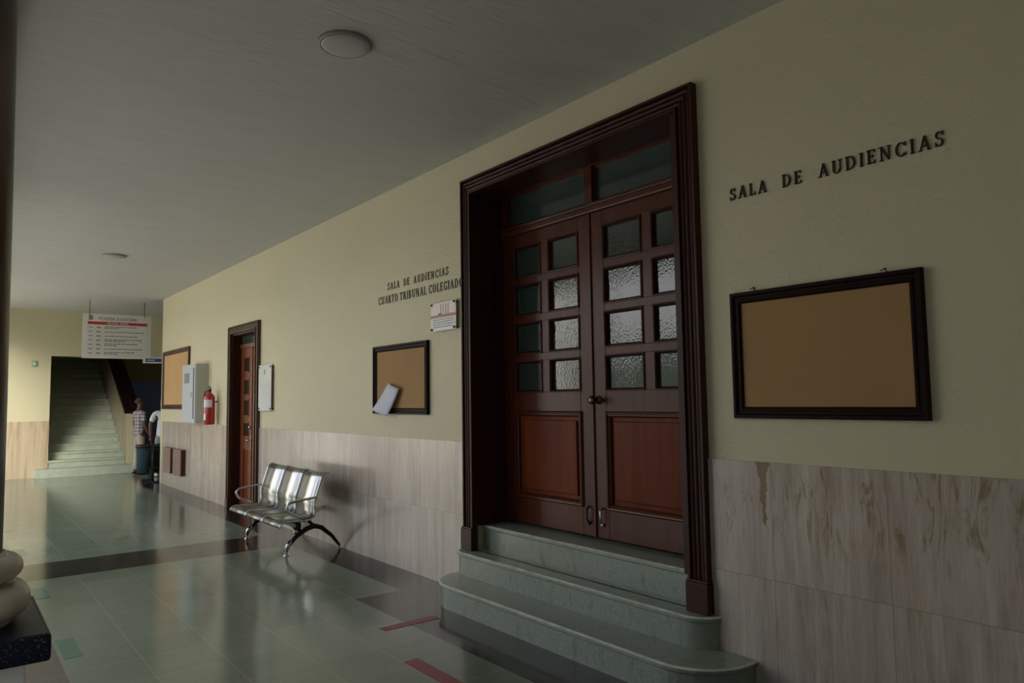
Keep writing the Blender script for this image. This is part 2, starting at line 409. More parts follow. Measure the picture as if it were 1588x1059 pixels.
# right wall with two door openings (wall body x 0..0.5)
DA, DB, DZ = 2.80, 5.00, 3.38        # double door opening
EA, EB, EZ = 10.33, 11.47, 2.64      # far door opening
for a, b_, z0 in ((Y0, DA, 0), (DB, EA, 0), (EB, Y1, 0), (DA, DB, DZ), (EA, EB, EZ)):
    struct('wall_right', MB().box(0, .5, a, b_, z0, CE), M_WALL)
dm = MB()
for a, b_ in ((Y0, 2.66), (5.08, 10.22), (11.56, Y1-.22)):
    dm.box(-.012, .0, a, b_, 0, 1.235)
struct('trim_1', dm, M_TRAV)      # travertine dado
struct('wall_back', MB().box(-4.2, .5, Y0-.2, Y0, 0, CE), M_WALL)  # unseen end wall added to keep light out of the corridor
# far wall with the stair opening
fw_ = MB()
fw_.box(-2.42, -1.62, YF, YF+.3, 1.23, CE); fw_.box(-4.4, -2.42, YF, YF+.3, 1.85, CE); fw_.box(-4.4, -2.42, YF, YF+.3, 0, 1.23)
fw_.box(-2.42, -1.62, YF, YF+.3, 0, 1.23)
fw_.box(-1.62, 4.3, YF, YF+.3, 2.69, CE); fw_.box(-4.4, 4.5, YF, YF+.3, CE, 5.4); fw_.box(4.3, 4.5, Y1, YF, 0, CE)  # box above the ceiling added to stop a light leak onto the stairs
struct('wall_far', fw_, M_WALLFAR)
struct('trim_2', MB().box(-4.2, -1.62, YF-.012, YF, 0, 1.235), M_TRAVFAR)
# passage beyond the corner, and the stair hall
struct('wall_passage', MB().box(.5, 4.3, Y1-.2, Y1, 0, CE), M_WALL)
sh = MB(); sh.box(-1.9, -1.62, YF+.3, 26, 0, 6.8); sh.box(-1.9, .3, 26, 26.2, 0, 6.8)
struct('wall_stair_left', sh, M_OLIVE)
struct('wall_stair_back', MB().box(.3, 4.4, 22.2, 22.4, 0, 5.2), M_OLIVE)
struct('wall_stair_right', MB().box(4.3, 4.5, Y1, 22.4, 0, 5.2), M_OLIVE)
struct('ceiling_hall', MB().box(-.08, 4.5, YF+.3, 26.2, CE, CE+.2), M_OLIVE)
struct('wall_stair_lightstop', MB().box(-.08, .0, YF+.3, 26.2, CE, 6.8), M_OLIVE)  # unseen, added to close a gap where sun leaked onto the stairs
struct('ceiling_stair', MB().extrude([(YF+.3, 2.80), (26.2, 6.55), (26.2, 6.75), (YF+.3, 3.0)], lambda u, v_, k: (-1.9+(1.82 if k else 0), u, v_)), M_OLIVE)  # sloping slab added to cut ambient light on the upper stairs
struct('trim_3', MB().box(.32, 4.3, 22.17, 22.2, 0, 2.2), M_BLUEW)      # blue painted lower wall

# arcade beam, left side
struct('trim_4', MB().box(-3.65, -3.35, Y0, YF, 3.42, CE), M_WALL)

# ------------------------------------------------------------------ outside, out of view, for daylight and reflections
build('courtyard_ground', MB().box(-60, -4.0, -40, 60, -.25, -.12), M_GROUND, kind='structure')
ob = MB(); ob.box(-30, -24, -30, 50, -.2, 4.2)
build('building', ob, M_BLD, label='long low drab building across the courtyard', cat='building')
nb = MB(); nb.box(-8.6, -5.5, -14, 6.2, -.2, 5.0, bev=.05)
build('building', MB().box(-14, -4.45, YF, YF+6, -.2, 5.6, bev=.03), plaster('white_render', (.72, .70, .64), .1), label='unseen white block added to bounce light beyond the far end of the arcade', cat='building')  # unseen block added as a reflector for the dado and far end
build('building', nb, M_BLDD, label='unseen grey block added to shade the near end of the arcade', cat='building')  # unseen block added to hold daylight off the near corridor

# ------------------------------------------------------------------ column at left edge
def column(y, label):
    x = -3.5
    t_ = thing('column', (x, y, 0), label, 'column', 'arcade columns')
    zb = .81
    build('pedestal', MB().box(x-.235, x+.235, y-.235, y+.235, 0, zb, bev=.008), M_WHITE, t_)
    build('plinth', MB().box(x-.295, x+.295, y-.295, y+.295, zb, zb+.085, bev=.014), M_GRAN, t_)
    z = zb+.085
    pr = [(.215, z), (.215, z+.012)]
    for k in range(13):
        a = -PI/2+PI*k/12; pr.append((.21+.05*math.cos(a), z+.068+.055*math.sin(a)))
    pr += [(.20, z+.122), (.197, z+.132)]
    for k in range(11):
        a = -PI/2+PI*k/10; pr.append((.195+.042*math.cos(a), z+.172+.04*math.sin(a)))
    pr += [(.19, z+.214), (.185, z+.222)]
    build('base_moulding', MB().lathe(pr, x, y, 48), M_MARBLE, t_, label='cream marble double torus')
    zt = z+.222
    build('shaft', MB().lathe([(.177, zt), (.175, zt+.4), (.168, 2.3), (.158, 3.15)], x, y, 48), M_SHAFT, t_)
    build('capital', MB().lathe([(.158, 3.15), (.175, 3.17), (.175, 3.20), (.16, 3.21), (.22, 3.3), (.22, 3.42)], x, y, 32), M_MARBLE, t_)
    return t_
column(3.0, 'dark column on a black granite plinth at the left edge of the photo')
for y in (-2.2, 8.2, 13.4, 18.5):
    column(y, 'arcade column standing hidden in line with the dark foreground column')

# ------------------------------------------------------------------ entrance steps
def rounded(xf, y0, y1, r, xb=.0, n=10):
    p = [(xb, y0)]
    p += [(xf+r-r*math.sin(PI/2*k/n), y0+r-r*math.cos(PI/2*k/n)) for k in range(n+1)] if r else [(xf, y0)]
    p += [(xf+r-r*math.cos(PI/2*k/n), y1-r+r*math.sin(PI/2*k/n)) for k in range(n+1)] if r else [(xf, y1)]
    p += [(xb, y1)]
    return p
def step(parent, poly, z0, z1, inset=.013):
    m = MB(); n = len(poly)
    cx = sum(p[0] for p in poly)/n; cy = sum(p[1] for p in poly)/n
    def off(poly, d):
        out = []
        for i, (x, y) in enumerate(poly):
            if i in (0, n-1): out.append((x, y+(d if i == 0 else -d))); continue
            a = Vector(poly[i-1]); b_ = Vector(poly[(i+1) % n]); t2 = (b_-a).normalized()
            nn = Vector((-t2.y, t2.x))
            if (Vector((cx, cy))-Vector((x, y))).dot(nn) < 0: nn = -nn
            out.append((x+nn.x*d, y+nn.y*d))
        return out
    o1 = poly; o2 = off(poly, inset); o0 = off(poly, .015)
    vs = [(x, y, z0) for x, y in o0]+[(x, y, z1-.035) for x, y in o0]+[(x, y, z1-.025) for x, y in o1]+[(x, y, z1-.009) for x, y in o1]+[(x, y, z1) for x, y in o2]
    fs = []; mi = []
    for L in range(4):
        for i in range(n-1):
            m.add([], [])
            fs.append((L*n+i, L*n+i+1, (L+1)*n+i+1, (L+1)*n+i)); mi.append(1 if L == 3 else 0)
    base = len(m.v); m.v += vs
    for q, k in zip(fs, mi): m.f.append(list(q)); m.mi.append(k); m.sm.append(False)
    m.f.append([4*n+i for i in range(n)]); m.mi.append(0); m.sm.append(False)
    return build('step', m, [M_STEP, M_NOSE], parent)
st = thing('entrance_steps', (-.2, 3.8, 0), 'three green terrazzo steps with rounded ends below the double doors', 'steps')
step(st, rounded(-.43, 2.36, 5.12, .33, -.012), 0, .18)
step(st, rounded(-.155, 2.58, 5.16, .17, -.012), .18, .36)
step(st, rounded(.06, DA+.005, DB-.005, .0, .30), .36, .555)
# hidden core under the sill, inside the opening
struct('trim_5', MB().box(-.01, .12, DA, DB, 0, .36).box(.29, .5, DA, DB, 0, .555), M_STEP)

# ------------------------------------------------------------------ double door
d1 = thing('door_1', (0, 3.9, .36), kind='structure')
# casing with fluted profile
def casing_v(ya, yb, z0, z1, mat, parent, d=.055, name='casing', nfl=4):
    m = MB(); m.box(-d*.45, -.0, ya, yb, z0, z1)
    w_ = (yb-ya); 
    for k in range(nfl):
        c_ = ya+w_*(k+.5)/nfl; rr = w_/nfl*.42
        m.tube([(-d*.45, c_, z0), (-d*.45, c_, z1)], rr if k in (0, nfl-1) else rr*.85, 10)
    m.box(-d, 0, ya, ya+.018, z0, z1); m.box(-d, 0, yb-.018, yb, z0, z1)
    return build(name, m, mat, parent)
def casing_h(ya, yb, z0, z1, mat, parent, d=.055, nfl=3):
    m = MB(); m.box(-d*.45, 0, ya, yb, z0, z1); w_ = z1-z0
    for k in range(nfl):
        c_ = z0+w_*(k+.5)/nfl; rr = w_/nfl*.40
        m.tube([(-d*.45, ya, c_), (-d*.45, yb, c_)], rr, 10)
    m.box(-d, 0, ya, yb, z1-.02, z1); m.box(-d, 0, ya, yb, z0, z0+.018)
    return build('casing', m, mat, parent)
def flute_prof(w_, n, d, r=.40):
    pr = [(0, 0), (0, -d), (.016, -d), (.018, -d*.5)]; u0, u1 = .02, w_-.02
    for k in range(n):
        c_ = u0+(u1-u0)*(k+.5)/n; rr = (u1-u0)/n*.5
        pr += [(c_-rr*math.cos(PI*q/6)*.96, -d*.5-rr*1.1*math.sin(PI*q/6)) for q in range(7)]
    return pr+[(w_-.018, -d*.5), (w_-.016, -d), (w_, -d), (w_, 0)]
build('casing', sweep_rect(MB(), 2.64, 5.10, .54, 3.465, flute_prof(.135, 3, .055), True), M_CASE, d1)
for ya, yb in ((2.63, 2.785), (4.96, 5.11)):
    build('casing_block', MB().box(-.07, 0, ya, yb, .362, .53, bev=.004).box(-.064, 0, ya+.004, yb-.004, .53, .545, bev=.003), M_CASE, d1)
# reveal lining and frame
XD = .32
m = MB(); m.box(-.02, XD, DB-.03, DB, .555, DZ).box(-.02, XD, DA, DA+.03, .555, DZ).box(-.02, XD, DA, DB, DZ-.03, DZ)
m.box(.15, .17, DB-.045, DB, .555, DZ).box(.15, .17, DA, DA+.045, .555, DZ)
build('reveal', m, M_CASE, d1)
LC = 3.90; LW = 1.03
m = MB(); m.box(XD-.01, XD+.1, LC+LW, DB, .555, DZ-.03).box(XD-.01, XD+.1, DA, LC-LW, .555, DZ-.03)
m.box(XD-.025, XD+.1, DA, DB, 3.345, DZ-.03, bev=.006)
m.box(XD-.03, XD+.1, DA, DB, 2.985, 3.055, bev=.012).box(XD-.05, XD, DA+.02, DB-.02, 3.03, 3.055, bev=.006)
m.box(XD-.015, XD+.1, LC-.04, LC+.04, 3.055, 3.35)
build('door_frame', m, M_WOODH, d1)
for a, b_ in ((LC+.04, LC+LW), (LC-LW, LC-.04)):
    g_ = build('transom', MB().box(XD+.03, XD+.04, a, b_, 3.055, 3.345), M_TGLASS, d1, label='dark transom pane')
    mm = MB()
    for (y0, y1, z0, z1) in ((a, b_, 3.055, 3.07), (a, b_, 3.33, 3.345), (a, a+.015, 3.055, 3.345), (b_-.015, b_, 3.055, 3.345)): mm.box(XD+.01, XD+.03, y0, y1, z0, z1)
    build('bead', mm, M_WOOD, g_)
def leaf(sgn):
    ya, yb = (LC+.006, LC+LW) if sgn > 0 else (LC-LW, LC-.006)
    zb, zt = .572, 2.985
    inn = ya if sgn > 0 else yb
    def Y(t_): return inn+sgn*t_
    cols = ((.135, .48), (.605-.02, .95-.02))   # distance from the meeting stile
    if sgn < 0: cols = ((.125, .495), (.595, .925))
    rows = [(2.61, 2.87), (2.287, 2.545), (1.965, 2.222), (1.645, 1.90)]
    m = MB()
    def bx(t0, t1, z0, z1, x0=XD, x1=XD+.05, bev=.004):
        m.box(x0, x1, Y(t0), Y(t1), z0, z1, bev=bev)
    bx(0, cols[0][0], zb, zt); bx(cols[1][1], LW, zb, zt)
    i0, i1 = cols[0][0], cols[1][1]
    bx(i0, i1, 2.87, zt)
    for k in range(3): bx(i0, i1, rows[k+1][1], rows[k][0])
    for k in range(4): bx(cols[0][1], cols[1][0], rows[k][0], rows[k][1], bev=.0)
    bx(i0, i1, 1.48, 1.645); bx(i0, i1, zb, .79)
    lf = build('door_leaf', m, M_WOOD, d1)
    m = MB()
    for c0, c1 in cols:
        for z0, z1 in rows:
            ya_, yb_ = sorted((Y(c0), Y(c1)))
            sweep_rect(m, ya_, yb_, z0, z1, [(-.006, XD+.001), (-.006, XD-.008), (.004, XD-.010), (.012, XD-.002), (.017, XD+.012), (.017, XD+.035), (-.001, XD+.035)])
    build('glazing_bead', m, M_CASE, lf)
    m = MB()
    for c0, c1 in cols:
        for z0, z1 in rows: m.box(XD+.022, XD+.03, Y(c0+.004), Y(c1-.004), z0+.004, z1-.004)
    build('glass', m, M_GLASS, lf, label='textured obscure glass panes')
    m = MB(); c0, c1 = cols[0][0], cols[1][1]
    m.box(XD+.02, XD+.035, Y(c0), Y(c1), .79, 1.48)
    m.box(XD+.003, XD+.03, Y(c0+.06), Y(c1-.06), .85, 1.42, bev=.012)
    build('panel', m, M_WOODP, lf, label='reddish raised lower panel')
    m = MB()
    ya_, yb_ = sorted((Y(c0), Y(c1)))
    sweep_rect(m, ya_, yb_, .79, 1.48, [(-.012, XD+.001), (-.012, XD-.010), (-.002, XD-.018), (.008, XD-.016), (.012, XD-.006), (.020, XD-.008), (.030, XD+.004), (.034, XD+.03), (-.001, XD+.03)])
    build('panel_moulding', m, M_WOODH, lf)
    # pull handle near the bottom of the meeting stile
    m = MB(); yh = Y(.065); m.tube([(XD-.005, yh, .79), (XD-.03, yh, .775), (XD-.032, yh, .70), (XD-.012, yh-.0, .675)], [.008, .008, .006, .007], 8); m.ball((XD-.012, yh, .668), .013)
    build('pull_handle', m, M_CHROME if sgn < 0 else M_IRON, lf)
    if sgn < 0:
        yk = Y(.045); m = MB()
        m.lathe([(.032, XD+.001), (.032, XD-.008), (.012, XD-.012), (.012, XD-.045), (.028, XD-.055), (.033, XD-.07), (.026, XD-.088), (.006, XD-.092)], 0, yk, 20, axis='x', cz=1.575)
        build('door_knob', m, M_BRASS, lf)
    else:
        build('astragal', MB().box(XD-.012, XD+.01, LC-.004, LC+.018, zb, zt, bev=.003), M_WOOD, lf)
leaf(1); leaf(-1)
# dark room behind both doors
rm = MB()
def room(a, b_):
    rm.box(.5, 3.5, a-.6, a-.55, 0, CE).box(.5, 3.5, b_+.55, b_+.6, 0, CE).box(3.5, 3.55, a-.6, b_+.6, 0, CE).box(.5, 3.5, a-.6, b_+.6, -.05, 0)
room(DA, DB); room(EA, EB)
struct('wall_room', rm, M_DARKROOM)

# ------------------------------------------------------------------ far single door
d2 = thing('door_2', (0, 10.9, 0), kind='structure')
build('casing', sweep_rect(MB(), 10.22, 11.57, .12, 2.75, flute_prof(.11, 3, .05), True), M_BFRAME2, d2)
for ya, yb in ((10.215, 10.335), (11.465, 11.575)): build('casing_block', MB().box(-.06, 0, ya, yb, 0, .13, bev=.004), M_BFRAME2, d2)
XE = .12
m = MB(); m.box(-.01, XE+.1, EB-.03, EB, 0, EZ).box(-.01, XE+.1, EA, EA+.03, 0, EZ).box(-.01, XE+.1, EA+.03, EB-.03, EZ-.03, EZ)
build('reveal', m, M_CASE, d2)
build('door_frame', MB().box(XE-.02, XE+.06, EA+.03, EB-.03, 2.42, 2.48, bev=.006), M_DOOR2, d2)
build('transom', MB().box(XE+.01, XE+.02, EA+.03, EB-.03, 2.48, EZ-.03), M_TGLASS, d2)
def far_leaf(ya, yb, near):
    m = MB(); rows = [(2.05, 2.28), (1.70, 1.94), (1.385, 1.635), (1.07, 1.29)]
    s0 = .15
    m.box(XE, XE+.045, ya, ya+s0, .01, 2.42).box(XE, XE+.045, yb-s0, yb, .01, 2.42).box(XE, XE+.045, ya+s0, yb-s0, 2.28, 2.42)
    for k in range(3): m.box(XE, XE+.045, ya+s0, yb-s0, rows[k+1][1], rows[k][0])
    m.box(XE, XE+.045, ya+s0, yb-s0, .88, 1.07).box(XE, XE+.045, ya+s0, yb-s0, .01, .16)
    lf = build('door_leaf', m, M_DOOR2, d2)
    m = MB()
    for z0, z1 in rows: sweep_rect(m, ya+s0, yb-s0, z0, z1, [(-.006, XE), (-.006, XE-.008), (.012, XE-.006), (.016, XE+.03), (0, XE+.03)])
    build('glazing_bead', m, M_DOOR2, lf)
    m = MB()
    for z0, z1 in rows: m.box(XE+.02, XE+.03, ya+s0, yb-s0, z0, z1)
    build('glass', m, M_GLASS, lf)
    build('panel', MB().box(XE+.012, XE+.04, ya+s0, yb-s0, .16, .88, bev=.008), M_WOODP, lf)
    if not near:
        m = MB(); yk = ya+.05; m.box(XE-.006, XE, yk-.02, yk+.02, .90, 1.10); m.tube([(XE, yk, 1.03), (XE-.05, yk, 1.03), (XE-.055, yk+.10, 1.025)], .009, 8)
        build('door_handle', m, M_CHROME, lf)
        build('door_lock', MB().lathe([(.022, XE), (.022, XE-.03), (.008, XE-.035)], 0, yk, 12, axis='x', cz=1.22), M_CHROME, lf)
        build('astragal', MB().box(XE-.012, XE, ya-.01, ya+.015, .01, 2.42), M_DOOR2, lf)
far_leaf(10.905, EB-.03, False); far_leaf(EA+.03, 10.90, True)

# ------------------------------------------------------------------ lettering on the wall
def seg(x0, y0, x1, y1, t_):
    d = Vector((x1-x0, y1-y0)); L = d.length; d /= L; n = Vector((-d.y, d.x))*t_/2
    a = Vector((x0, y0)); b_ = Vector((x1, y1)); return [[tuple(a-n), tuple(b_-n), tuple(b_+n), tuple(a+n)]]
def vbar(x, y0, y1, t_): return [[(x-t_/2, y0), (x+t_/2, y0), (x+t_/2, y1), (x-t_/2, y1)]]
def hbar(x0, x1, y, t_): return [[(x0, y-t_/2), (x1, y-t_/2), (x1, y+t_/2), (x0, y+t_/2)]]
def arc(cx, cy, rx, ry, a0, a1, tk, tn=None, n=14):
    tn = tn or tk*.45; out = []; pr = None
    for i in range(n+1):
        a = math.radians(a0+(a1-a0)*i/n); c_, s_ = math.cos(a), math.sin(a); t_ = tn+(tk-tn)*abs(c_)
        o_ = (cx+rx*c_, cy+ry*s_); i_ = (cx+(rx-t_)*c_, cy+(ry-t_*.8)*s_)
        if pr: out.append([pr[0], o_, i_, pr[1]])
        pr = (o_, i_)
    return out
K, H_ = .15, .065      # thick and thin strokes
def serif(x, y, w_=.26): return hbar(x-w_/2, x+w_/2, y, .06)
GL = {
 'I': (.34, lambda: vbar(.17, 0, 1, K)+serif(.17, .03)+serif(.17, .97)),
 'L': (.62, lambda: vbar(.17, 0, 1, K)+serif(.17, .97)+hbar(.04, .58, .04, .08)+vbar(.56, 0, .26, .06)),
 'A': (.84, lambda: seg(.12, 0, .42, 1, H_)+seg(.42, 1, .70, 0, K)+hbar(.22, .60, .33, .07)+serif(.12, .03)+serif(.71, .03)),
 'D': (.84, lambda: vbar(.17, 0, 1, K)+arc(.32, .5, .46, .5, -90, 90, K)+hbar(.04, .34, .035, .07)+hbar(.04, .34, .965, .07)),
 'E': (.68, lambda: vbar(.17, 0, 1, K)+hbar(.04, .60, .04, .08)+hbar(.04, .58, .96, .08)+hbar(.17, .46, .52, .07)+vbar(.59, 0, .25, .06)+vbar(.57, .78, 1, .06)+vbar(.46, .42, .62, .05)),
 'S': (.62, lambda: arc(.31, .735, .25, .265, 30, 270, K*.9)+arc(.31, .27, .27, .27, -150, 90, K*.9)+vbar(.53, .72, 1, .06)+vbar(.07, 0, .30, .06)),
 'U': (.86, lambda: vbar(.19, .3, 1, K)+vbar(.68, .3, 1, H_)+arc(.41, .33, .305, .34, 180, 360, K*.9)+serif(.19, .97)+serif(.68, .97)),
 'N': (.88, lambda: vbar(.16, 0, 1, H_)+vbar(.70, 0, 1, H_)+seg(.17, .97, .69, .03, K)+serif(.16, .03)+serif(.13, .97)+serif(.70, .97)),
 'C': (.80, lambda: arc(.43, .5, .38, .51, 40, 320, K)+vbar(.73, .70, .98, .06)+vbar(.73, .06, .28, .05)),
 'G': (.84, lambda: arc(.43, .5, .38, .51, 40, 320, K)+vbar(.73, .70, .98, .06)+vbar(.70, .02, .42, K*.9)+serif(.70, .42)),
 'O': (.86, lambda: arc(.42, .5, .38, .51, 0, 360, K, n=24)),
 'R': (.80, lambda: vbar(.17, 0, 1, K)+arc(.34, .74, .28, .26, -90, 90, K*.9)+hbar(.04, .36, .965, .07)+hbar(.17, .36, .50, .07)+seg(.38, .5, .68, .0, K)+serif(.17, .03)+serif(.72, .03, .16)),
 'T': (.74, lambda: vbar(.36, 0, 1, K)+hbar(.03, .70, .96, .08)+vbar(.05, .74, 1, .06)+vbar(.68, .74, 1, .06)+serif(.36, .03)),
 'B': (.76, lambda: vbar(.17, 0, 1, K)+arc(.34, .745, .26, .255, -90, 90, K*.9)+arc(.34, .27, .31, .27, -90, 90, K)+hbar(.04, .36, .965, .07)+hbar(.04, .36, .035, .07)+hbar(.17, .36, .52, .06)),
}
def lettering(text, ya, yb, z0, h, mat, label, sp=.16, space=.55, jit=0, depth=.008, wt=1.0):
    t_ = thing('wall_lettering', (0, (ya+yb)/2, z0), label, 'lettering')
    tot = sum((GL[c][0]+sp) if c != ' ' else space for c in text)-sp
    sx = (ya-yb)/tot; u = 0
    global K, H_
    K, H_ = .15*wt, .065*wt
    for c in text:
        if c == ' ': u += space; continue
        m = MB(); dz = random.uniform(-jit, jit); tl = random.uniform(-jit, jit)*6
        for poly in GL[c][1]():
            m.extrude(poly, lambda a, b_, k: (-.001-(depth if k else 0), ya-(u+a)*sx+(b_-.5)*tl*h, z0+dz+b_*h))
        build('letter_'+c.lower(), m, mat, t_)
        u += GL[c][0]+sp
lettering('SALA DE AUDIENCIAS', 2.43, 1.30, 2.70, .068, M_LET, 'raised dark letters reading SALA DE AUDIENCIAS above the large cork board', .22, 1.15, .002)
lettering('SALA DE AUDIENCIAS', 6.49, 5.37, 2.70, .072, M_LET, 'small raised letters reading SALA DE AUDIENCIAS above CUARTO TRIBUNAL COLEGIADO', .26, .95, .002, .004, .9)
lettering('CUARTO TRIBUNAL COLEGIADO', 6.69, 5.14, 2.567, .080, M_LETB, 'bold dark letters reading CUARTO TRIBUNAL COLEGIADO left of the double doors', .15, .42, .0, .003, 1.25)

# ------------------------------------------------------------------ boards
def board(ya, yb, z0, z1, fw_, mat, cork_m, label, hooks=()):
    t_ = thing('notice_board', (0, (ya+yb)/2, z0), label, 'notice board')
    P = .035; q = fw_
    m = sweep_rect(MB(), ya, yb, z0, z1, [(0, -.001), (0, -P*.85), (q*.06, -P), (q*.30, -P), (q*.36, -P*.78), (q*.42, -P*.62), (q*.62, -P*.60), (q*.68, -P*.78), (q*.82, -P*.80), (q*.9, -P*.6), (q, -P*.42), (q, -.001)])
    build('frame', m, mat, t_)
    build('cork_panel', MB().box(-.012, -.002, ya+fw_*.9, yb-fw_*.9, z0+fw_*.9, z1-fw_*.9), cork_m, t_)
    for y in hooks:
        build('hanging_hook', MB().tube([(-.012, y-.02, z1-.005), (-.012, y, z1+.018), (-.012, y+.02, z1+.012)], .0025, 6).ball((-.006, y, z1+.02), .005), M_IRON, t_)
board(1.42, 2.44, 1.47, 2.165, .062, M_BFRAME, M_CORK, 'large empty cork board in a dark wood frame right of the double doors', (1.59, 2.30))
board(5.70, 6.76, 1.46, 2.14, .058, M_BFRAME, M_CORK, 'cork board with a loose sheet of paper, left of the double doors')
board(13.92, 15.9, 1.48, 2.62, .085, M_BFRAME2, M_CORK2, 'light cork board beside the white wall cabinet near the far corner')
# loose sheet over the second board
def sheet(cs, x0, curl, n=8):
    vs = []; fs = []
    for k in (0, 1):
        for j in range(n+1):
            for i in range(n+1):
                u, v_ = i/n, j/n
                a_ = Vector(cs[0]).lerp(Vector(cs[1]), u); b_ = Vector(cs[3]).lerp(Vector(cs[2]), u); q = a_.lerp(b_, v_)
                x = x0-curl*(math.sin(u*2.6)*.5+(v_**2)*.7)-.001*k
                vs.append((x, q.x, q.y))
    N = (n+1)**2
    for j in range(n):
        for i in range(n):
            a_ = j*(n+1)+i; fs += [(a_, a_+1, a_+n+2, a_+n+1), (N+a_, N+a_+n+1, N+a_+n+2, N+a_+1)]
    for i in range(n):
        for a_, b_ in ((i, i+1), (n*(n+1)+i, n*(n+1)+i+1), (i*(n+1), (i+1)*(n+1)), (i*(n+1)+n, (i+1)*(n+1)+n)):
            fs.append((a_, b_, N+b_, N+a_))
    return MB().add(vs, fs, 0, True)
build('paper_sheet', sheet(((6.42, 1.765), (6.18, 1.705), (6.36, 1.44), (6.70, 1.50)), -.036, .05), M_PAPER,
      label='crooked bluish white sheet of paper hanging off a corner of the middle cork board', cat='paper')

# acrylic plaque beside double door
pl = thing('wall_plaque', (0, 5.41, 2.2), 'small clear plaque with a red band beside the double door frame', 'plaque')
pm = simple('acrylic', (.82, .80, .78), .08); pink = simple('pale_pink_print', (.80, .66, .62), .3)
build('panel', MB().box(-.032, -.026, 5.21, 5.62, 2.205, 2.46), simple('plaque_grey', (.52, .52, .50), .15), pl)
m = MB(); m.box(-.0335, -.032, 5.225, 5.62, 2.345, 2.455); build('print_field', m, pink, pl)
build('red_band', MB().box(-.0345, -.032, 5.21, 5.62, 2.322, 2.348), simple('plaque_red', (.33, .06, .06), .3), pl)
m = MB()
for k, y in enumerate((5.45, 5.405, 5.37, 5.33)): m.box(-.0345, -.0335, y-.004, y+.004, 2.345, 2.44)
m.add([(-.035, 5.50, 2.34), (-.035, 5.43, 2.34), (-.035, 5.45, 2.365), (-.035, 5.49, 2.36)], [(0, 1, 2, 3)])
build('building_emblem', m, simple('navy_print', (.05, .05, .12), .4), pl)
m = MB()
for z in (2.305, 2.283, 2.262, 2.240):
    y = 5.58
    while y > 5.26:
        w_ = random.uniform(.03, .07); m.box(-.0335, -.032, y-w_, y, z-.005, z+.005); y -= w_+.012
build('print_lines', m, simple('grey_print', (.22, .24, .28), .4), pl)
for y in (5.235, 5.60):
    for z in (2.222, 2.445): build('standoff_screw', MB().lathe([(.010, -.002), (.010, -.042), (.004, -.045)], 0, y, 12, axis='x', cz=z), M_IRON, pl)

nt = thing('wall_plaque', (0, 9.93, 1.47), 'tall white acrylic notice beside the far single door', 'plaque')
build('panel', MB().box(-.040, -.030, 9.68, 10.17, 1.475, 2.10), simple('white_acrylic', (.74, .76, .76), .12), nt)
m = MB()
for z in [1.86, 1.83, 1.80, 1.74, 1.71, 1.68, 1.65]:
    m.box(-.0412, -.040, 9.74 if z > 1.75 else 9.80, 10.06, z-.006, z+.006)
build('print_lines', m, simple('pale_print', (.52, .55, .56), .4), nt)
build('emblem', MB().lathe([(.035, -.0405), (.035, -.0415)], 0, 9.93, 16, axis='x', cz=2.0), simple('pale_green_print', (.50, .62, .52), .4), nt)
for y in (9.71, 10.14):
    for z in (1.505, 2.07): build('standoff_screw', MB().lathe([(.012, -.002), (.012, -.046), (.004, -.05)], 0, y, 12, axis='x', cz=z), M_IRON, nt)

